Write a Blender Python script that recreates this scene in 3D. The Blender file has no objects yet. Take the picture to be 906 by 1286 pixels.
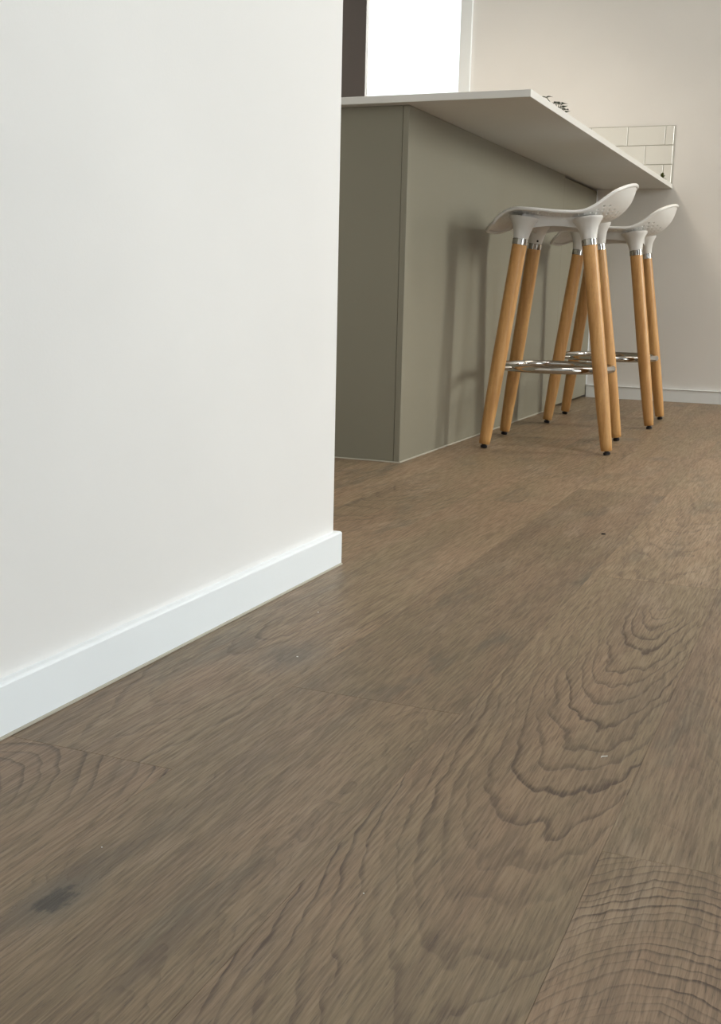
import bpy, bmesh, math, random
from mathutils import Vector, Matrix

# ------------------------------------------------------------------ camera, world, lights, exposure
scene = bpy.context.scene
C = scene.collection
PI = math.pi
F_PX, YAW, PITCH, ROLL, CAM_Z = 1447.77, -0.3904, -0.1888, 0.0232, 0.432   # focal length in pixels of the 906 wide frame

cam_data = bpy.data.cameras.new('camera')
cam_data.sensor_fit = 'HORIZONTAL'; cam_data.sensor_width = 36.0
cam_data.lens = F_PX / 906.0 * 36.0
cam_data.clip_start = 0.02; cam_data.clip_end = 200
cam = bpy.data.objects.new('camera', cam_data); C.objects.link(cam)
fw = Vector((math.sin(YAW)*math.cos(PITCH), math.cos(YAW)*math.cos(PITCH), math.sin(PITCH)))
rt = Vector((math.cos(YAW), -math.sin(YAW), 0)); up = rt.cross(fw)
rr = rt*math.cos(ROLL) + up*math.sin(ROLL); uu = up*math.cos(ROLL) - rt*math.sin(ROLL)
M = Matrix((rr, uu, -fw)).transposed().to_4x4(); M.translation = Vector((0, 0, CAM_Z))
cam.matrix_world = M
scene.camera = cam

vs = scene.view_settings
vs.view_transform = 'Standard'; vs.look = 'None'; vs.gamma = 1.0; vs.use_curve_mapping = False
vs.exposure = 0.33

world = bpy.data.worlds.new('sky'); scene.world = world
world.use_nodes = True
bg = world.node_tree.nodes['Background']
bg.inputs['Color'].default_value = (0.93, 0.97, 1.0, 1); bg.inputs['Strength'].default_value = 1.6

def area_light(name, loc, rot, sx, sy, power, color):
    l = bpy.data.lights.new(name, 'AREA'); l.shape = 'RECTANGLE'; l.size = sx; l.size_y = sy
    l.energy = power; l.color = color
    o = bpy.data.objects.new(name, l); C.objects.link(o); o.location = loc; o.rotation_euler = rot
    return o
# daylight through the openings (each sits just outside a real opening)
area_light('daylight_side_window', (3.40, 4.52, 1.68), (0, PI/2, 0), 1.04, 0.60, 106, (1.0, 0.975, 0.93))
area_light('daylight_large_window', (3.40, -0.40, 1.13), (0, PI/2, 0), 2.1, 3.0, 78, (0.93, 0.965, 1.0))
area_light('daylight_kitchen_window', (-2.21, 5.32, 1.70), (-PI/2, 0, 0), 1.02, 1.02, 26, (1.0, 0.96, 0.90))
def downlight_or_fill(loc, power, color=(1.0, 0.86, 0.69)):
    l = bpy.data.lights.new('ceiling_downlight_or_fill', 'SPOT'); l.energy = power; l.color = color
    l.spot_size = math.radians(125); l.spot_blend = 0.9; l.shadow_soft_size = 0.32
    o = bpy.data.objects.new('ceiling_downlight_or_fill', l); C.objects.link(o); o.location = loc
for q in ((-1.5, 4.0, 2.40, 112), (0.2, 4.2, 2.40, 30), (1.5, 4.2, 2.40, 62)):
    downlight_or_fill(q[:3], q[3])
downlight_or_fill((0.1, 2.5, 2.40), 96, (1.0, 0.96, 0.93))  # extra spot added to brighten the far floor, no lamp known there

# ------------------------------------------------------------------ helpers
random.seed(7)
def mesh_obj(name, bm, mat, parent=None, smooth=False, bevel=0.0, segs=2):
    if bevel > 0:
        bmesh.ops.bevel(bm, geom=list(bm.edges), offset=bevel, segments=segs, profile=0.5, affect='EDGES', clamp_overlap=True)
    bmesh.ops.recalc_face_normals(bm, faces=list(bm.faces))
    me = bpy.data.meshes.new(name); bm.to_mesh(me); bm.free()
    if smooth:
        for p in me.polygons: p.use_smooth = True
        me.set_sharp_from_angle(angle=math.radians(42))
    me.materials.append(mat)
    o = bpy.data.objects.new(name, me); C.objects.link(o)
    if parent is not None: o.parent = parent
    return o
def box_bm(x0, x1, y0, y1, z0, z1, bm=None):
    bm = bm or bmesh.new()
    v = [bm.verts.new(p) for p in ((x0,y0,z0),(x1,y0,z0),(x1,y1,z0),(x0,y1,z0),(x0,y0,z1),(x1,y0,z1),(x1,y1,z1),(x0,y1,z1))]
    for f in ((3,2,1,0),(4,5,6,7),(0,1,5,4),(1,2,6,5),(2,3,7,6),(3,0,4,7)): bm.faces.new([v[i] for i in f])
    return bm
def box(name, b, mat, parent=None, bevel=0.0, segs=2):
    return mesh_obj(name, box_bm(*b), mat, parent, bevel=bevel, segs=segs)
def lathe_bm(prof, n=28, bm=None, origin=(0,0,0), axis=(0,0,1)):
    """prof: (radius, height) pairs, turned about axis from origin"""
    bm = bm or bmesh.new()
    q = Vector((0,0,1)).rotation_difference(Vector(axis).normalized()); o = Vector(origin)
    rings = []
    for r, h in prof:
        rings.append([bm.verts.new(o + q @ Vector((r*math.cos(2*PI*k/n), r*math.sin(2*PI*k/n), h))) for k in range(n)])
    for a, b in zip(rings, rings[1:]):
        for k in range(n): bm.faces.new((a[k], a[(k+1)%n], b[(k+1)%n], b[k]))
    bm.faces.new(list(reversed(rings[0]))); bm.faces.new(rings[-1])
    return bm
def tube_bm(pts, r, n=10, closed=False, bm=None):
    bm = bm or bmesh.new()
    pts = [Vector(p) for p in pts]; N = len(pts); rings = []
    prev = None
    for i, p in enumerate(pts):
        a = pts[(i-1) % N] if closed or i > 0 else p
        b = pts[(i+1) % N] if closed or i < N-1 else p
        t = (b - a).normalized()
        if prev is None:
            s = t.cross(Vector((0,0,1)));  s = s if s.length > 1e-4 else t.cross(Vector((1,0,0)))
        else:
            s = prev - t*prev.dot(t)
        s.normalize(); prev = s; u = s.cross(t)
        rings.append([bm.verts.new(p + r*(s*math.cos(2*PI*k/n) + u*math.sin(2*PI*k/n))) for k in range(n)])
    for i in range(N if closed else N-1):
        a, b = rings[i], rings[(i+1) % N]
        for k in range(n): bm.faces.new((a[k], a[(k+1)%n], b[(k+1)%n], b[k]))
    if not closed:
        bm.faces.new(list(reversed(rings[0]))); bm.faces.new(rings[-1])
    return bm
def empty(name, loc=(0,0,0), rz=0.0):
    o = bpy.data.objects.new(name, None); C.objects.link(o); o.location = loc; o.rotation_euler = (0,0,rz)
    o.empty_display_size = 0.05
    return o
def tag(o, label, cat, group=None):
    o['label'] = label; o['category'] = cat
    if group: o['group'] = group
    return o
def structure(o, label=None, cat=None):
    o['kind'] = 'structure'
    if label: o['label'] = label
    if cat: o['category'] = cat
    return o

# ------------------------------------------------------------------ materials
def new_mat(name):
    m = bpy.data.materials.new(name); m.use_nodes = True
    nt = m.node_tree; return m, nt, nt.nodes['Principled BSDF']
class G:
    """tiny node-graph helper"""
    def __init__(s, nt): s.nt = nt
    def n(s, t, **kw):
        x = s.nt.nodes.new(t)
        for k, v in kw.items(): setattr(x, k, v)
        return x
    def link(s, a, b): s.nt.links.new(a, b)
    def put(s, sock, v):
        if hasattr(v, 'is_output'): s.link(v, sock)
        else: sock.default_value = v
    def m(s, op, a, b=0.0, c=0.0):
        x = s.n('ShaderNodeMath', operation=op); s.put(x.inputs[0], a); s.put(x.inputs[1], b); s.put(x.inputs[2], c); return x.outputs[0]
    def comb(s, x, y, z):
        c = s.n('ShaderNodeCombineXYZ'); s.put(c.inputs[0], x); s.put(c.inputs[1], y); s.put(c.inputs[2], z); return c.outputs[0]
    def noise(s, vec, scale=1.0, detail=2.0, rough=0.5, dist=0.0):
        x = s.n('ShaderNodeTexNoise'); s.link(vec, x.inputs['Vector']); x.inputs['Scale'].default_value = scale
        x.inputs['Detail'].default_value = detail; x.inputs['Roughness'].default_value = rough; x.inputs['Distortion'].default_value = dist
        return x.outputs['Fac']
    def ss(s, v, a, b, lo=0.0, hi=1.0):
        x = s.n('ShaderNodeMapRange', interpolation_type='SMOOTHSTEP'); s.put(x.inputs['Value'], v)
        for nm, q in (('From Min', a), ('From Max', b), ('To Min', lo), ('To Max', hi)): s.put(x.inputs[nm], q)
        return x.outputs[0]
    def mix(s, f, a, b, mode='MIX'):
        x = s.n('ShaderNodeMix', data_type='RGBA', blend_type=mode); s.put(x.inputs[0], f); s.put(x.inputs[6], a); s.put(x.inputs[7], b); return x.outputs[2]
    def attr(s, nm):
        a = s.n('ShaderNodeAttribute', attribute_type='OBJECT', attribute_name=nm); return a.outputs['Fac']

def paint(name, col, rough=0.6, bump=0.15, scale=260.0, spec=0.35):
    m, nt, b = new_mat(name); g = G(nt)
    tc = g.n('ShaderNodeTexCoord').outputs['Object']
    f = g.noise(tc, 2.2, 3.0)
    v = g.ss(f, 0.3, 0.7, 0.975, 1.02)
    mx = g.n('ShaderNodeVectorMath', operation='SCALE'); mx.inputs[0].default_value = col; g.link(v, mx.inputs['Scale'])
    g.link(mx.outputs[0], b.inputs['Base Color'])
    b.inputs['Roughness'].default_value = rough; b.inputs['Specular IOR Level'].default_value = spec
    bp = g.n('ShaderNodeBump'); bp.inputs['Strength'].default_value = bump; bp.inputs['Distance'].default_value = 0.0006
    g.link(g.noise(tc, scale, 3.0), bp.inputs['Height']); g.link(bp.outputs[0], b.inputs['Normal'])
    return m
wall_paint = paint('wall_paint', (0.80, 0.79, 0.78))
ceiling_paint = paint('ceiling_paint', (0.84, 0.84, 0.83))
trim_paint = paint('trim_enamel', (0.86, 0.90, 0.93), rough=0.35, bump=0.04, scale=90)
sealant = paint('sealant', (0.40, 0.375, 0.31), rough=0.5, bump=0.05)
sage_board = paint('sage_melamine', (0.232, 0.216, 0.165), rough=0.42, bump=0.10, scale=500)
carcass_board = paint('carcass_board', (0.09, 0.085, 0.075), rough=0.6)
bench_lam = paint('bench_laminate', (0.66, 0.65, 0.62), rough=0.38, bump=0.05, scale=400)
white_plastic = paint('white_plastic', (0.69, 0.68, 0.66), rough=0.33, bump=0.02, scale=120, spec=0.5)
black_plastic = paint('black_plastic', (0.018, 0.017, 0.02), rough=0.35, bump=0.02)
dark_alu = paint('dark_aluminium', (0.125, 0.106, 0.097), rough=0.45, bump=0.03)
grout = paint('grout', (0.46, 0.45, 0.41), rough=0.85, bump=0.3, scale=600)
tile_glaze = paint('tile_glaze', (0.76, 0.76, 0.73), rough=0.22, bump=0.03, scale=25, spec=0.5)
terracotta = paint('pot_glaze', (0.55, 0.54, 0.50), rough=0.45)
soil = paint('potting_soil', (0.03, 0.022, 0.016), rough=0.9, bump=0.6, scale=200)
leaf_dark = paint('leaf_dark', (0.016, 0.030, 0.012), rough=0.45)
leaf_olive = paint('leaf_olive', (0.075, 0.085, 0.022), rough=0.5)
fleck_white = paint('fleck_white', (0.8, 0.79, 0.76), rough=0.6)
fleck_dark = paint('fleck_dark', (0.012, 0.010, 0.009), rough=0.7)

def chrome_mat():
    m, nt, b = new_mat('chrome'); g = G(nt)
    b.inputs['Base Color'].default_value = (0.52, 0.505, 0.48, 1); b.inputs['Metallic'].default_value = 1.0
    tc = g.n('ShaderNodeTexCoord').outputs['Object']
    g.link(g.ss(g.noise(tc, 40, 2), 0.3, 0.7, 0.09, 0.17), b.inputs['Roughness'])
    return m
chrome = chrome_mat()

def glass_mat():
    m = bpy.data.materials.new('window_glass'); m.use_nodes = True; nt = m.node_tree; nt.nodes.clear(); g = G(nt)
    out = g.n('ShaderNodeOutputMaterial'); mix = g.n('ShaderNodeMixShader'); tr = g.n('ShaderNodeBsdfTransparent'); gl = g.n('ShaderNodeBsdfGlossy')
    tr.inputs[0].default_value = (0.95, 0.97, 0.96, 1); gl.inputs['Roughness'].default_value = 0.01
    fr = g.n('ShaderNodeFresnel'); fr.inputs['IOR'].default_value = 1.45
    g.link(fr.outputs[0], mix.inputs[0]); g.link(tr.outputs[0], mix.inputs[1]); g.link(gl.outputs[0], mix.inputs[2]); g.link(mix.outputs[0], out.inputs[0])
    return m
glass = glass_mat()

def beech_mat():
    m, nt, b = new_mat('beech_wood'); g = G(nt)
    tc = g.n('ShaderNodeTexCoord').outputs['Object']
    mp = g.n('ShaderNodeMapping'); mp.inputs['Scale'].default_value = (90, 90, 5); g.link(tc, mp.inputs[0])
    oi = g.n('ShaderNodeObjectInfo').outputs['Random']
    add = g.n('ShaderNodeVectorMath', operation='ADD'); g.link(mp.outputs[0], add.inputs[0]); g.link(g.comb(g.m('MULTIPLY', oi, 50), g.m('MULTIPLY', oi, 31), 0), add.inputs[1])
    f1 = g.noise(add.outputs[0], 1.0, 3, 0.6); 
    mp2 = g.n('ShaderNodeMapping'); mp2.inputs['Scale'].default_value = (600, 600, 60); g.link(tc, mp2.inputs[0])
    f2 = g.noise(mp2.outputs[0], 1.0, 2, 0.6)
    c = g.mix(g.ss(f1, 0.3, 0.72), (0.58, 0.325, 0.118, 1), (0.46, 0.230, 0.072, 1))
    c = g.mix(g.ss(f2, 0.52, 0.72, 0.0, 0.35), c, (0.27, 0.12, 0.04, 1))
    g.link(c, b.inputs['Base Color']); b.inputs['Roughness'].default_value = 0.42
    return m
beech = beech_mat()

def plank_mat():
    m, nt, b = new_mat('oak_plank'); g = G(nt)
    tc = g.n('ShaderNodeTexCoord').outputs['Object']
    sp = g.n('ShaderNodeSeparateXYZ'); g.link(tc, sp.inputs[0]); X, Y = sp.outputs[0], sp.outputs[1]
    seed = g.attr('seed'); cx = g.attr('ring_x'); cy = g.attr('ring_y'); sl = g.attr('ring_slope'); spc = g.attr('ring_pitch')
    ringa = g.attr('ring_strength'); kx = g.attr('knot_x'); ky = g.attr('knot_y'); ks = g.attr('knot_size'); tone = g.attr('tone'); wob = g.attr('wobble')
    sx = g.m('MULTIPLY', seed, 13.7); sy = g.m('MULTIPLY', seed, 7.3)
    def vec(ax, ay, off=0.0):
        return g.comb(g.m('MULTIPLY_ADD', X, ax, g.m('ADD', sx, off)), g.m('MULTIPLY_ADD', Y, ay, g.m('ADD', sy, off)), g.m('ADD', seed, off))
    # knot field: pushes the rings aside
    kdx = g.m('SUBTRACT', X, kx); kdy = g.m('MULTIPLY', g.m('SUBTRACT', Y, ky), 0.62)
    kd = g.m('SQRT', g.m('ADD', g.m('POWER', kdx, 2.0), g.m('POWER', kdy, 2.0)))
    kd = g.m('ADD', kd, g.m('MULTIPLY', g.m('SUBTRACT', g.noise(vec(110, 60, 3.1), 1.0, 4, 0.65), 0.5), g.m('MULTIPLY', ks, 1.9)))
    kn = g.m('DIVIDE', kd, g.m('MAXIMUM', ks, 0.0001))
    kfield = g.m('DIVIDE', 1.0, g.m('ADD', 1.0, g.m('POWER', g.m('MULTIPLY', kn, 0.45), 2.0)))
    kon = g.m('GREATER_THAN', ks, 0.0005)
    # growth rings cut by the plank face: distance from a log axis that runs out of the board
    w1 = g.m('MULTIPLY', g.m('SUBTRACT', g.noise(vec(11, 4.2, 1.3), 1.0, 3, 0.6), 0.5), g.m('MULTIPLY', wob, 1.9))
    w2 = g.m('MULTIPLY', g.m('SUBTRACT', g.noise(vec(55, 22, 5.9), 1.0, 2, 0.5), 0.5), g.m('MULTIPLY', wob, 0.42))
    dx = g.m('SUBTRACT', X, cx); yr = g.m('SUBTRACT', Y, cy); dy = g.m('MULTIPLY', yr, sl)
    r = g.m('SQRT', g.m('ADD', g.m('POWER', dx, 2.0), g.m('POWER', dy, 2.0)))
    r = g.m('ADD', g.m('ADD', r, w1), g.m('ADD', w2, g.m('MULTIPLY', g.m('MULTIPLY', kfield, kon), g.m('MULTIPLY', ks, 1.2))))
    q = g.m('DIVIDE', r, spc)
    q = g.m('ADD', q, g.m('MULTIPLY', g.noise(g.comb(g.m('MULTIPLY', q, 0.45), seed, 0.0), 1.0, 1), 1.7))   # uneven years
    ph = g.m('FRACT', q)
    idn = g.noise(g.comb(g.m('MULTIPLY', g.m('FLOOR', q), 7.31), seed, 2.0), 1.0, 0)
    fib = g.noise(vec(400, 19, 2.2), 1.0, 4, 0.65)
    fib2 = g.noise(vec(1000, 48, 4.4), 1.0, 3, 0.6)
    line = g.m('MULTIPLY', g.ss(ph, 0.66, 0.92), g.ss(ph, 1.0, 0.95))          # dark late wood, soft inside edge
    line = g.m('MULTIPLY', line, g.m('MULTIPLY', g.ss(idn, 0.25, 0.65, 0.35, 1.15), g.ss(fib, 0.3, 0.62, 0.55, 1.15)))
    broad = g.m('MULTIPLY', g.ss(ph, 0.1, 0.9), 0.16)
    side = g.ss(g.m('MULTIPLY', yr, g.attr('ring_side')), 0.0, 0.22, 0.0, 1.0)
    amt = g.m('MULTIPLY', g.m('MULTIPLY', ringa, side), g.ss(g.noise(vec(8, 2.6, 9.4), 1.0, 2), 0.34, 0.54, 0.45, 1.0))
    # fibres and pores along the board
    pore = g.m('MULTIPLY', g.ss(fib2, 0.53, 0.68), g.ss(fib, 0.40, 0.60))
    cloud = g.noise(vec(9, 2.4, 6.6), 1.0, 4, 0.6)
    cloud2 = g.noise(vec(13, 3.0, 8.1), 1.0, 4, 0.62)
    cloud3 = g.noise(vec(16, 4.2, 11.7), 1.0, 4, 0.6)
    streak = g.noise(vec(46, 2.4, 7.7), 1.0, 4, 0.6)
    base = g.mix(g.ss(cloud, 0.36, 0.64), (0.262, 0.178, 0.111, 1), (0.222, 0.166, 0.099, 1))
    base = g.mix(g.ss(cloud3, 0.54, 0.72, 0.0, 0.6), base, (0.330, 0.250, 0.172, 1))       # pale patches
    base = g.mix(g.m('MULTIPLY', g.ss(cloud2, 0.53, 0.70, 0.0, 0.8), g.attr('smoke')), base, (0.118, 0.100, 0.070, 1))     # grey-green smoky patches
    base = g.mix(g.ss(streak, 0.44, 0.68, 0.0, 0.55), base, (0.152, 0.104, 0.066, 1))
    base = g.mix(g.ss(fib, 0.42, 0.64, 0.0, 0.50), base, (0.112, 0.076, 0.049, 1))
    base = g.mix(g.ss(fib, 0.46, 0.30, 0.0, 0.30), base, (0.335, 0.255, 0.180, 1))
    base = g.mix(g.m('MULTIPLY', pore, 0.62), base, (0.062, 0.043, 0.029, 1))
    base = g.mix(g.m('MULTIPLY', g.m('ADD', line, broad), g.m('MULTIPLY', amt, 0.60)), base, (0.072, 0.046, 0.029, 1))
    halo = g.m('MULTIPLY', g.m('MULTIPLY', g.ss(kn, 2.8, 0.8), kon), 0.55)
    base = g.mix(halo, base, (0.135, 0.112, 0.085, 1))
    core = g.m('MULTIPLY', g.m('MULTIPLY', g.ss(kn, 1.15, 0.55), g.m('MULTIPLY', kon, g.ss(fib, 0.25, 0.6, 0.5, 1.0))), g.attr('knot_dark'))
    base = g.mix(core, base, (0.052, 0.045, 0.035, 1))
    sc = g.n('ShaderNodeVectorMath', operation='SCALE'); g.link(base, sc.inputs[0]); g.link(tone, sc.inputs['Scale'])
    g.link(sc.outputs[0], b.inputs['Base Color'])
    g.link(g.ss(fib, 0.3, 0.7, 0.40, 0.52), b.inputs['Roughness']); b.inputs['Specular IOR Level'].default_value = 0.38
    h = g.m('SUBTRACT', g.m('MULTIPLY', fib, 0.5), g.m('ADD', g.m('MULTIPLY', pore, 0.8), g.m('MULTIPLY', g.m('MULTIPLY', line, amt), 0.6)))
    bp = g.n('ShaderNodeBump'); bp.inputs['Strength'].default_value = 0.35; bp.inputs['Distance'].default_value = 0.0008
    g.link(h, bp.inputs['Height']); g.link(bp.outputs[0], b.inputs['Normal'])
    return m
plank_m = plank_mat()

# ------------------------------------------------------------------ room shell
X_L, X_R, Y_B, Y_F, Z_C = -3.40, 3.20, 5.0794, -2.60, 2.46
WX, WY = -0.726, 1.651            # near wall face and its corner
# floor: slab with every plank laid on it
floor = structure(box('floor', (X_L-0.1, X_R+0.1, Y_F-0.1, Y_B+0.1, -0.20, -0.0052), carcass_board), 'grey brown oak look plank floor running towards the kitchen', 'floor')
PW, PL, EDGE = 0.195, 1.50, -0.140
plank_cache = {}
def plank_mesh(L):
    k = round(L, 3)
    if k not in plank_cache:
        bm = box_bm(-PW/2+0.00008, PW/2-0.00008, 0.00012, L-0.00012, -0.005, 0.0)
        top = [e for e in bm.edges if all(abs(v.co.z) < 1e-6 for v in e.verts)]
        bmesh.ops.bevel(bm, geom=top, offset=0.00022, segments=1, affect='EDGES')
        bmesh.ops.recalc_face_normals(bm, faces=list(bm.faces))
        me = bpy.data.meshes.new('plank'); bm.to_mesh(me); bm.free(); me.materials.append(plank_m); plank_cache[k] = me
    return plank_cache[k]
joints = {0: 0.861, -1: 1.78, -2: 1.101, -3: 0.851, -4: 1.52, -5: 0.62, -6: 1.22, 1: 1.62, 2: 0.35}
# hand-set figure: (row, plank start) -> ring_x, ring_y, slope, pitch, strength, wobble, knot x, y, size, dark, tone   (y measured from world origin)
special = {
    (-1, 0.28): (0.036, 1.72, 0.135, 0.0088, 1.3, 0.015, 0, 0, 0, 0, 1.02, -1, 0.4),
    (0, -0.639): (-0.020, 0.40, 0.40, 0.0046, 1.2, 0.010, 0, 0, 0, 0, 1.03, 1, 0.4),
    (-2, -0.399): (0.06, 0.20, 0.06, 0.0060, 0.55, 0.024, -0.052, 0.619, 0.0125, 0.95, 0.97, 1, 0.9),
    (-3, -0.649): (-0.045, 0.62, 0.42, 0.0120, 1.15, 0.013, 0, 0, 0, 0, 1.0, 1, 0.6),
    (-3, 0.851): (-0.01, 1.60, 0.13, 0.0130, 1.0, 0.020, 0.050, 1.20, 0.020, 0.30, 1.0, -1, 0.9),
    (-2, 1.101): (0.02, 2.30, 0.05, 0.0080, 0.35, 0.022, 0, 0, 0, 0, 0.86, -1, 1.3),
    (0, 0.861): (0.03, 2.15, 0.16, 0.0150, 0.4, 0.024, 0, 0, 0, 0, 1.0, -1, 0.9),
    (-1, 1.78): (0.0, 2.9, 0.12, 0.0140, 0.7, 0.024, 0, 0, 0, 0, 1.13, -1, 0.8),
}
for row in range(-17, 18):
    x0 = EDGE + row*PW; xc = x0 + PW/2
    if x0 < X_L or x0 > X_R - 0.05: continue
    j = joints.get(row, 0.2 + 1.3*random.random())
    while j > Y_F: j -= PL
    y = j
    while y < Y_B:
        a, b_ = max(y, Y_F), min(y+PL, Y_B-0.001)
        if b_ - a > 0.02 and not (xc < WX-0.25 and b_ < WY-0.2):
            o = bpy.data.objects.new('plank', plank_mesh(b_-a)); C.objects.link(o); o.parent = floor; o.location = (xc, a, 0)
            key = (row, round(y, 3)); sp = special.get(key)
            o['seed'] = random.uniform(0, 9)
            if sp:
                vals = list(sp)
                vals[1] -= a; vals[7] -= a
            else:   # ordinary boards; far ones coloured lighter to stand in for light and sheen there
                pale = 0.07 if y > 1.5 else 0.0
                vals = [random.uniform(-.06, .06), random.uniform(0.1, 1.4), random.choice((.08, .14, .2, .26)), random.uniform(.009, .017),
                        random.uniform(.3, .9), .02, random.uniform(-.07, .07), random.uniform(.2, 1.3), random.choice((0, 0, .009, .016)), random.uniform(.2, .8), random.uniform(.94, 1.08)+pale, random.choice((-1, 1)), random.uniform(.5, 1.2)]
            for nm, v in zip(('ring_x','ring_y','ring_slope','ring_pitch','ring_strength','wobble','knot_x','knot_y','knot_size','knot_dark','tone','ring_side','smoke'), vals): o[nm] = float(v)
        y += PL

structure(box('ceiling', (X_L-0.1, X_R+0.1, Y_F-0.1, Y_B+0.1, Z_C, Z_C+0.12), ceiling_paint))
# near wall: a corner that ends at (WX, WY), with a return towards the kitchen
bm = box_bm(WX-0.11, WX, Y_F, WY, 0, Z_C); box_bm(X_L, WX-0.11, WY-0.11, WY, 0, Z_C, bm)
structure(mesh_obj('wall_left', bm, wall_paint), 'smooth white painted wall filling the left foreground', 'wall')
structure(box('wall_kitchen', (X_L-0.1, X_L, WY-0.11, Y_B, 0, Z_C), wall_paint))
structure(box('wall_rear', (WX-0.11, X_R, Y_F-0.1, Y_F, 0, Z_C), wall_paint))
def wall_with_holes(name, axis, at, t, lo, hi, holes):
    """wall slab along one axis with rectangular openings (u0,u1,z0,z1) sorted along u"""
    bm = bmesh.new()
    def add(u0, u1, z0, z1):
        if u1-u0 < 1e-4 or z1-z0 < 1e-4: return
        if axis == 'x': box_bm(u0, u1, at, at+t, z0, z1, bm)
        else: box_bm(at, at+t, u0, u1, z0, z1, bm)
    u = lo
    for (u0, u1, z0, z1) in holes:
        add(u, u0, 0, Z_C); add(u0, u1, 0, z0); add(u0, u1, z1, Z_C); u = u1
    add(u, hi, 0, Z_C)
    return structure(mesh_obj(name, bm, wall_paint))
WIN = (-2.75, -1.668, 1.20, 2.22)
wb = wall_with_holes('wall_back', 'x', Y_B, 0.12, X_L-0.1, X_R+0.1, [WIN])
wb['label'] = 'pale painted wall behind the breakfast bar'; wb['category'] = 'wall'
WIN3 = (4.20, 4.84, 1.15, 2.21); WIN2 = (-1.90, 1.10, 0.06, 2.20)
wall_with_holes('wall_right', 'y', X_R, 0.12, Y_F-0.1, Y_B, [WIN2, WIN3])

def skirting(name, pts_out, h, t, mat, label=None):
    """skirting along a polyline in plan (outer face), body thickness t to the left of travel, eased top edge"""
    bm = bmesh.new()
    prof = [(t, 0), (0, 0), (0, h-0.003), (0.0012, h-0.0008), (0.003, h), (t, h)]
    P = [Vector((x, y, 0)) for x, y in pts_out]; cols = []
    for i, p in enumerate(P):
        d0 = (P[i]-P[i-1]).normalized() if i > 0 else (P[1]-P[0]).normalized()
        d1 = (P[i+1]-P[i]).normalized() if i < len(P)-1 else d0
        n0 = Vector((-d0.y, d0.x, 0)); n1 = Vector((-d1.y, d1.x, 0)); n = (n0+n1); n = n/(n.dot(n0))
        cols.append([bm.verts.new(p + n*a + Vector((0,0,z))) for a, z in prof])
    for a, b in zip(cols, cols[1:]):
        for k in range(len(prof)): bm.faces.new((a[k], b[k], b[(k+1)%len(prof)], a[(k+1)%len(prof)]))
    bm.faces.new(list(reversed(cols[0]))); bm.faces.new(cols[-1])
    o = structure(mesh_obj(name, bm, mat))
    if label: o['label'] = label; o['category'] = 'skirting board'
    return o
BT = 0.0108
bl = skirting('baseboard_left', [(WX+BT, Y_F), (WX+BT, WY+BT), (X_L, WY+BT)], 0.0548, BT, trim_paint, 'white skirting board along the foot of the near wall')
mesh_obj('sealant_bead', tube_bm([(WX+BT, Y_F+.01, 0.0006), (WX+BT+0.0002, WY+BT, 0.0006)], 0.0022, 8), sealant, bl, smooth=True)
bb = skirting('baseboard_back', [(X_R, Y_B-0.012), (-1.028, Y_B-0.012)], 0.0529, -0.012, trim_paint, 'white skirting board on the wall behind the stools')
skirting('baseboard_right', [(X_R-0.012, Y_B-0.013), (X_R-0.012, Y_F)], 0.0529, -0.012, trim_paint)

# kitchen window in the back wall
def framed_window(name, axis, at, u0, u1, z0, z1, mull, label, architrave=True):
    w = empty(name); structure(w); 
    if label: w['label'] = label; w['category'] = 'window'
    def bx(nm, ua, ub, da, db, za, zb, mat, bev=0.002):
        b = (ua, ub, at+da, at+db, za, zb) if axis == 'x' else (at+da, at+db, ua, ub, za, zb)
        return box(nm, b, mat, w, bevel=bev)
    if architrave:   # timber trim proud of the wall (room side is -)
        a = 0.052
        bx('architrave', u1, u1+a, -0.016, 0.0, z0, z1+a, trim_paint); bx('architrave', u0-a, u0, -0.016, 0.0, z0, z1+a, trim_paint)
        bx('architrave', u0, u1, -0.016, 0.0, z1, z1+a, trim_paint); bx('window_sill', u0-a, u1+a, -0.022, 0.0, z0-0.035, z0, trim_paint)
    for nm, q in (('window_frame', (u0, u0+0.03, z0, z1)), ('window_frame', (u1-0.012, u1, z0, z1)), ('window_frame', (u0+0.03, u1-0.012, z0, z0+0.03)), ('window_frame', (u0+0.03, u1-0.012, z1-0.03, z1))):
        bx(nm, q[0], q[1], 0.075, 0.115, q[2], q[3], dark_alu if nm != 'window_frame' or mull else dark_alu)
    edges = [u0+0.03] + [v for m_ in mull for v in m_] + [u1-0.012]
    for m_ in mull: bx('stile', m_[0], m_[1], 0.070, 0.115, z0+0.03, z1-0.03, dark_alu)
    for a, b in zip(edges[0::2], edges[1::2]): bx('pane', a, b, 0.090, 0.095, z0+0.03, z1-0.03, glass, 0)
    return w
framed_window('window_1', 'x', Y_B, *WIN, [(-2.36, -2.147)], 'bright overexposed kitchen window with pale trim above the breakfast bar')
framed_window('window_2', 'y', X_R, *WIN2, [(-0.43, -0.37)], None)
framed_window('window_3', 'y', X_R, *WIN3, [], None)

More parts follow.
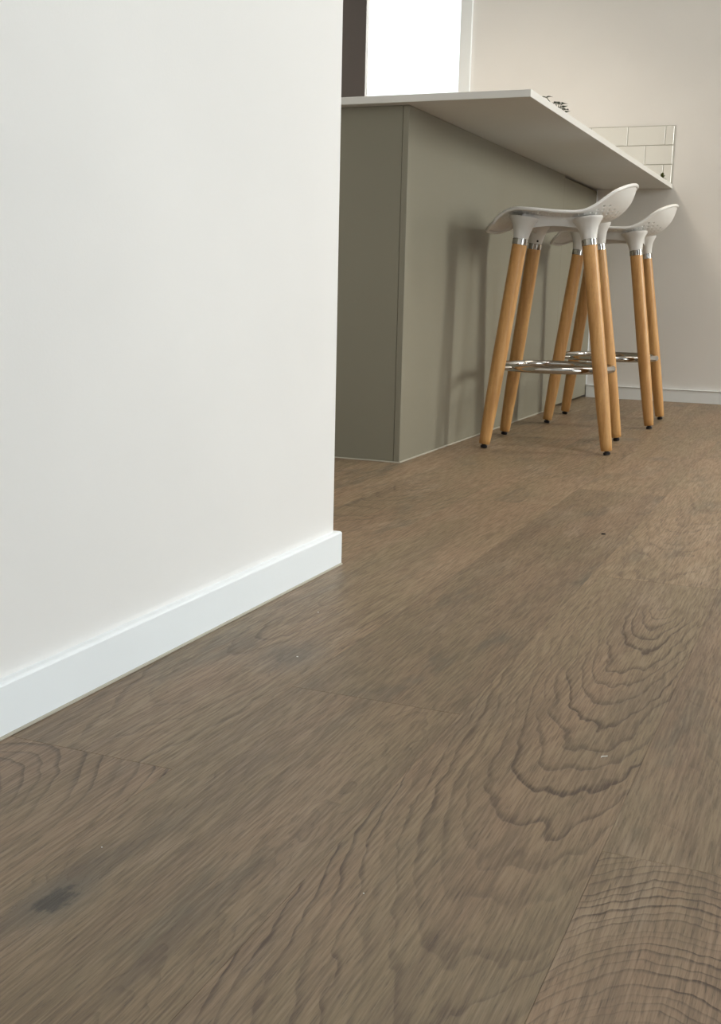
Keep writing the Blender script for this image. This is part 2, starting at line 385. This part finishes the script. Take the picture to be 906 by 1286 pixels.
# tiled splashback on the back wall, three courses
XF, XP, YP, YN, ZT, TH = -0.7203, -1.0316, 2.7609, 2.7236, 0.900, 0.0177
tw, th_, gr = 0.1515, 0.0742, 0.0032
splash = tag(empty('splashback', (0, Y_B, ZT)), 'white subway tile splashback on the wall behind the benchtop', 'splashback')
box('grout_bed', (-2.90, XF-0.003, -0.0065, -0.0005, 0.0005, 3*(th_+gr)+gr), grout, splash)
for k in range(3):
    z0 = gr + k*(th_+gr)
    seam = -0.762 - XF if k != 1 else -0.840 - XF          # first vertical joint left of the free edge
    xs = [XF-0.006, XF+seam]
    while xs[-1] > -2.75: xs.append(xs[-1] - (tw+gr))
    for a, b in zip(xs, xs[1:]):
        box('tile', (b+gr/2, a-gr/2, -0.0085, -0.0005, z0, z0+th_), tile_glaze, splash, bevel=0.001, segs=1)

# ------------------------------------------------------------------ breakfast bar
bar = tag(empty('breakfast_bar', (XP, YP, 0)), 'sage green breakfast bar base against the back wall', 'cabinet')
LB = Y_B - YP - 0.006
ZU = ZT - TH
def bpart(nm, b, mat, bevel=0.0008, parent=bar): return box(nm, b, mat, parent, bevel=bevel, segs=1)
jy = 4.463 - YP
bpart('back_panel', (-0.016, 0, 0, jy-0.0008, 0.003, ZU-0.0005), sage_board)
bpart('back_panel', (-0.016, -0.0002, jy+0.0008, LB-0.004, 0.010, ZU-0.009), sage_board)
bpart('end_panel', (-0.62, -0.0168, 0.0012, 0.018, 0.002, ZU-0.0005), sage_board)
bpart('carcass', (-0.60, -0.018, 0.020, LB, 0.001, ZU-0.0005), carcass_board)
mesh_obj('sealant_bead', tube_bm([(0.0005, 0.0, 0.0015), (0.0005, jy, 0.0015)], 0.0024, 8), sealant, bar, smooth=True)
mesh_obj('sealant_bead', tube_bm([(-0.3, 0.0005, 0.001), (-0.001, 0.0005, 0.001)], 0.002, 8), sealant, bar, smooth=True)
mesh_obj('sealant_bead', tube_bm([(0.001, LB-0.002, 0.056), (0.001, LB-0.002, ZU-0.002)], 0.003, 8), trim_paint, bar, smooth=True)
for k in range(3):   # kitchen side fronts
    y0 = 0.02 + k*(LB-0.02)/3
    dr = bpart('cabinet_door', (-0.618, -0.6005, y0+0.002, y0+(LB-0.02)/3-0.002, 0.10, ZU-0.03), sage_board)
    box('handle', (-0.632, -0.6185, y0+0.25, y0+0.45, ZU-0.10, ZU-0.088), chrome, dr, bevel=0.002)
tag(box('benchtop', (XP-0.64, XF, YN, Y_B-0.0005, ZU, ZT), bench_lam, bevel=0.0012, segs=2), 'pale laminate benchtop overhanging the stools on the breakfast bar', 'benchtop')

# ------------------------------------------------------------------ bar stools
HX, HY, OX = 0.0945, 0.138, -0.007      # leg tops
FT, ZC = 0.174, 0.585
def interp(pts, x):
    if x <= pts[0][0]: return pts[0][1]
    for i in range(len(pts)-1):
        (x0, y0), (x1, y1) = pts[i], pts[i+1]
        if x <= x1:
            m0 = (pts[i+1][1]-pts[i-1][1])/(pts[i+1][0]-pts[i-1][0]) if i > 0 else (y1-y0)/(x1-x0)
            m1 = (pts[i+2][1]-pts[i][1])/(pts[i+2][0]-pts[i][0]) if i+2 < len(pts) else (y1-y0)/(x1-x0)
            t = (x-x0)/(x1-x0); h = x1-x0
            return (2*t**3-3*t*t+1)*y0 + (t**3-2*t*t+t)*h*m0 + (-2*t**3+3*t*t)*y1 + (t**3-t*t)*h*m1
    return pts[-1][1]
PROF = [(-.218, .614), (-.208, .630), (-.185, .643), (-.145, .650), (-.08, .645), (.0, .639), (.07, .638), (.115, .645), (.150, .660), (.176, .686), (.190, .712), (.1965, .740)]
RIM = [(0, .6585), (.2, .657), (.4, .657), (.55, .662), (.7, .676), (.82, .692), (.92, .706), (1.0, .716)]
def seat_pt(u, v):
    X = u*math.sqrt(1-0.36*v*v); Y = v*math.sqrt(1-0.38*u*u)
    sx = 0.2145 if u > 0 else 0.200
    x = -0.018 + sx*X
    w = 0.190 - 0.012*max(0, u)
    y = w*Y
    t = -0.018 + sx*u*(1-0.07*v**4)
    side = abs(v)**2.6 * (1 - min(1, abs(u))**4)
    zc = interp(PROF, -0.018 + sx*u)
    z = interp(PROF, t) + 0.019*side - 0.004*v*v*max(0, -u)**3
    if u > 0:                                        # the back cups forward at the sides
        z = zc + (interp(RIM, u) - zc)*abs(v)**2.4
    return Vector((x, y, z))
def make_stool():
    root = empty('bar_stool')
    nu, nv = 46, 40
    bm = bmesh.new()
    V = [[bm.verts.new(seat_pt(-1+2*i/nu, -1+2*j/nv)) for j in range(nv+1)] for i in range(nu+1)]
    holes = []
    for i in range(nu):
        for j in range(nv):
            f = bm.faces.new((V[i][j], V[i+1][j], V[i+1][j+1], V[i][j+1]))
            if 3 <= i < 42 and 2 <= j < nv-2 and (j % 2 == 0 if j < nv//2 else j % 2 == 1) and (i + 2*((j//2) % 2)//2) % 2 == 1: holes.append(f)
    bm.normal_update()
    bmesh.ops.inset_individual(bm, faces=holes, thickness=0.0011)
    bmesh.ops.delete(bm, geom=holes, context='FACES')
    seat = mesh_obj('seat', bm, white_plastic, root, smooth=True)
    so = seat.modifiers.new('thickness', 'SOLIDIFY'); so.thickness = 0.0036; so.offset = 0
    sb = seat.modifiers.new('smooth', 'SUBSURF'); sb.levels = 1; sb.render_levels = 1
    rim = [seat_pt(-1+2*i/40, -1) for i in range(40)] + [seat_pt(1, -1+2*i/40) for i in range(40)] + [seat_pt(1-2*i/40, 1) for i in range(40)] + [seat_pt(-1, 1-2*i/40) for i in range(40)]
    mesh_obj('rim', tube_bm(rim, 0.0052, 10, closed=True), white_plastic, seat, smooth=True)
    tops = {}
    for sx in (-1, 1):
        for sy in (-1, 1):
            top = Vector((OX+sx*HX, sy*HY, ZC)); bot = Vector((sx*FT, sy*FT, 0.0)); ax = (top-bot).normalized(); L = (top-bot).length
            tops[sx, sy] = top
            leg = mesh_obj('leg', lathe_bm([(.0142, 0.012), (.0155, 0.0135), (.0165, .03), (.0192, .14), (.0205, .26), (.0205, L-.0150)], 28, None, bot, ax), beech, root, smooth=True)
            mesh_obj('foot_glide', lathe_bm([(.0085, 0.0012), (.0098, .003), (.0098, .008), (.006, .0095), (.006, .0135)], 20, None, bot, ax), black_plastic, leg, smooth=True)
            # socket: flares from the leg into the seat pan
            zt = 0.640 if sx < 0 else 0.640
            pts = [(.0212, 0.0018), (.0222, .010), (.0245, .022), (.029, .036), (.036, .048), (.041, .055), (.042, .060)]
            sock = mesh_obj('socket', lathe_bm(pts, 30, None, top, ax), white_plastic, root, smooth=True)
            mesh_obj('collar', lathe_bm([(.0200, -.0155), (.0214, -.0152), (.0214, 0.0002), (.0205, 0.001), (.0205, 0.0018)], 30, None, top, ax), chrome, sock, smooth=True)
            inw = Vector((-sx*0.5, -sy, 0)).normalized(); inw = (inw - ax*inw.dot(ax)).normalized()
            mesh_obj('screw', lathe_bm([(.0032, 0), (.0032, .0016), (.002, .0022)], 14, None, top + ax*0.010 + inw*0.0214, inw), black_plastic, sock, smooth=True)
    # skirt between the sockets, lower edge arched
    fr = bmesh.new()
    def skirt(a, b, h0, h1):
        d = (b-a); n = Vector((-d.y, d.x, 0)).normalized()*0.004; N = 14; cols = []
        for i in range(N+1):
            t = i/N; p = a + d*t; lo = 0.612 + 0.010*math.sin(PI*t)
            hi = min(seat_z(p.x, p.y), 0.655) + 0.0005
            cols.append([fr.verts.new((p.x+q.x, p.y+q.y, z)) for q, z in ((-n, lo), (n, lo), (n, hi), (-n, hi))])
        for c0, c1 in zip(cols, cols[1:]):
            for k in range(4): fr.faces.new((c0[k], c0[(k+1)%4], c1[(k+1)%4], c1[k]))
        fr.faces.new(list(reversed(cols[0]))); fr.faces.new(cols[-1])
    def seat_z(x, y):
        X = (x+0.018)/0.21; Y = y/0.19; return interp(PROF, x) + 0.019*abs(Y)**2.6*(1-abs(X)**4)
    up_ = lambda s: tops[s] + (tops[s]-Vector((s[0]*FT, s[1]*FT, 0))).normalized()*0.04
    for a, b in (((-1,-1),(1,-1)), ((-1,1),(1,1)), ((-1,-1),(-1,1)), ((1,-1),(1,1))): skirt(up_(a), up_(b), 0, 0)
    mesh_obj('underframe', fr, white_plastic, root)
    R, ZR = 0.160, 0.228
    ring = mesh_obj('footrest_ring', tube_bm([(R*math.cos(2*PI*k/72), R*math.sin(2*PI*k/72), ZR) for k in range(72)], 0.0104, 14, closed=True), chrome, root, smooth=True)
    for (sx, sy), top in tops.items():
        bot = Vector((sx*FT, sy*FT, 0)); p = bot + (top-bot)*(ZR/ZC); d = Vector((p.x, p.y, 0)).normalized()
        a = Vector((d.x*(R-0.010), d.y*(R-0.010), ZR)); Lb = (Vector((p.x, p.y, ZR))-a).length - 0.010
        mesh_obj('bolt', lathe_bm([(.0035, -.001), (.0062, 0.0), (.0062, .005), (.0048, .006), (.0048, Lb)], 14, None, a, (p.x, p.y, 0)), chrome, ring, smooth=True)
    return root
def copy_tree(o, parent=None):
    c = o.copy(); C.objects.link(c); c.parent = parent
    for ch in o.children: copy_tree(ch, c)
    return c
stool = make_stool()
stool.location = (-0.7725, 3.361, 0); stool.rotation_euler.z = math.radians(6)
tag(stool, 'white seated bar stool with beech legs nearer to the camera', 'stool', 'bar stools at the breakfast bar')
stool2 = copy_tree(stool)
stool2.location = (-0.760, 4.106, 0); stool2.rotation_euler.z = math.radians(2.5)
stool2['label'] = 'white seated bar stool with beech legs farther back, nearer the end wall'

# ------------------------------------------------------------------ small plants on the benchtop
def leaf_bm(bm, base, d, L, w, curl):
    d = Vector(d).normalized(); s = d.cross(Vector((0,0,1))); s = s.normalized() if s.length > 1e-3 else Vector((1,0,0)); n = s.cross(d)
    N = 6; rows = []
    for i in range(N+1):
        t = i/N; ww = w*math.sin(PI*(0.08+0.92*t)**0.8)*0.5 + 0.0003; c = base + d*L*t - Vector((0,0,1))*curl*L*t*t
        th = 0.0009*(1-t)+0.0003
        rows.append([bm.verts.new(c + s*ww + n*0.15*ww), bm.verts.new(c + n*th), bm.verts.new(c - s*ww + n*0.15*ww), bm.verts.new(c - n*th)])
    for a, b in zip(rows, rows[1:]):
        for k in range(4): bm.faces.new((a[k], a[(k+1)%4], b[(k+1)%4], b[k]))
    bm.faces.new(list(reversed(rows[0]))); bm.faces.new(rows[-1])
plant = tag(empty('potted_plant', (-0.90, 3.75, ZT)), 'small dark leafy plant standing on the benchtop near its front end', 'plant')
mesh_obj('pot', lathe_bm([(.026, 0), (.028, .001), (.034, .052), (.036, .053), (.036, .060), (.033, .060), (.031, .052)], 28), terracotta, plant, smooth=True)
mesh_obj('soil', lathe_bm([(.030, .050), (.030, .0535), (.02, .0545)], 20), soil, plant, smooth=True)
tips = [(-0.030, -0.060, 0.152), (-0.006, -0.02, 0.140), (0.0, 0.0, 0.142), (0.006, 0.015, 0.140), (0.012, 0.03, 0.134), (0.010, 0.045, 0.128), (-0.012, 0.02, 0.13), (0.016, 0.058, 0.122), (-0.02, 0.0, 0.12)]
bm = bmesh.new()
for (x, y, z) in tips: tube_bm([(x*0.1, y*0.1, 0.052), (x*0.5, y*0.5, z*0.8), (x*0.9, y*0.9, z-0.012)], 0.0011, 6, bm=bm)
mesh_obj('stem', bm, leaf_dark, plant, smooth=True)
for i, (x, y, z) in enumerate(tips):
    for k in range(2):
        bm = bmesh.new(); a = 2.1*i + PI*k
        leaf_bm(bm, Vector((x*0.9, y*0.9, z-0.013)), (math.cos(a), math.sin(a), 0.35), 0.021, 0.018, 0.3)
        mesh_obj('leaf', bm, leaf_dark, plant, smooth=True)
sprig = tag(empty('succulent_sprig', (-0.742, 4.93, ZT)), 'tiny olive green succulent on the benchtop beside the tiled splashback', 'plant')
for i in range(11):
    a = 2.4*i; el = 0.25 + 0.11*i
    bm = bmesh.new(); leaf_bm(bm, Vector((0, 0, 0.006+0.0012*i)), (math.cos(a)*math.cos(el), math.sin(a)*math.cos(el), math.sin(el)), 0.021, 0.012, 0.25)
    mesh_obj('leaf', bm, leaf_olive, sprig, smooth=True)
mesh_obj('stem', lathe_bm([(.006, 0), (.005, .008), (.003, .018)], 12), leaf_olive, sprig, smooth=True)

# ------------------------------------------------------------------ specks lying on the floor
def fleck(x, y, r, mat, label, group=None, long=1.0, rz=0.0):
    bm = bmesh.new(); n = 9; rnd = [random.uniform(.7, 1.2) for _ in range(n)]
    lo = [bm.verts.new((r*long*rnd[k]*math.cos(2*PI*k/n), r*rnd[k]*math.sin(2*PI*k/n), 0.0)) for k in range(n)]
    hi = [bm.verts.new((v.co.x*.7, v.co.y*.7, r*.6)) for v in lo]
    for k in range(n): bm.faces.new((lo[k], lo[(k+1)%n], hi[(k+1)%n], hi[k]))
    bm.faces.new(list(reversed(lo))); bm.faces.new(hi)
    o = mesh_obj('floor_fleck', bm, mat); o.location = (x, y, 0.0); o.rotation_euler.z = rz
    tag(o, label, 'fleck', group)
fleck(-0.380, 2.110, 0.0034, fleck_dark, 'black crumb lying on the floor in front of the stools', None, 1.4, 0.2)
fleck(-0.630, 1.387, 0.0010, fleck_white, 'white paint fleck on the floor near the end of the skirting board')
fleck(-0.571, 1.199, 0.0009, fleck_white, 'white fleck beside the smoky dark mark in the floorboard', None, 1.5)
fleck(-0.287, 0.7206, 0.0006, fleck_white, 'tiny white fleck low in the middle of the foreground floor')
fleck(-0.5003, 0.699, 0.0006, fleck_white, 'tiny white fleck on the floor above the dark knot')
lint = [(-0.1775+0.0022*t - 0.0010*math.sin(3*t), 1.0500+0.0042*t - 0.0012*t*t*0.5, 0.0006) for t in [k*0.2 for k in range(11)]]
tag(mesh_obj('lint_thread', tube_bm(lint, 0.0004, 6), fleck_white, smooth=True), 'short curled white thread on the floor over the oval grain', 'thread')
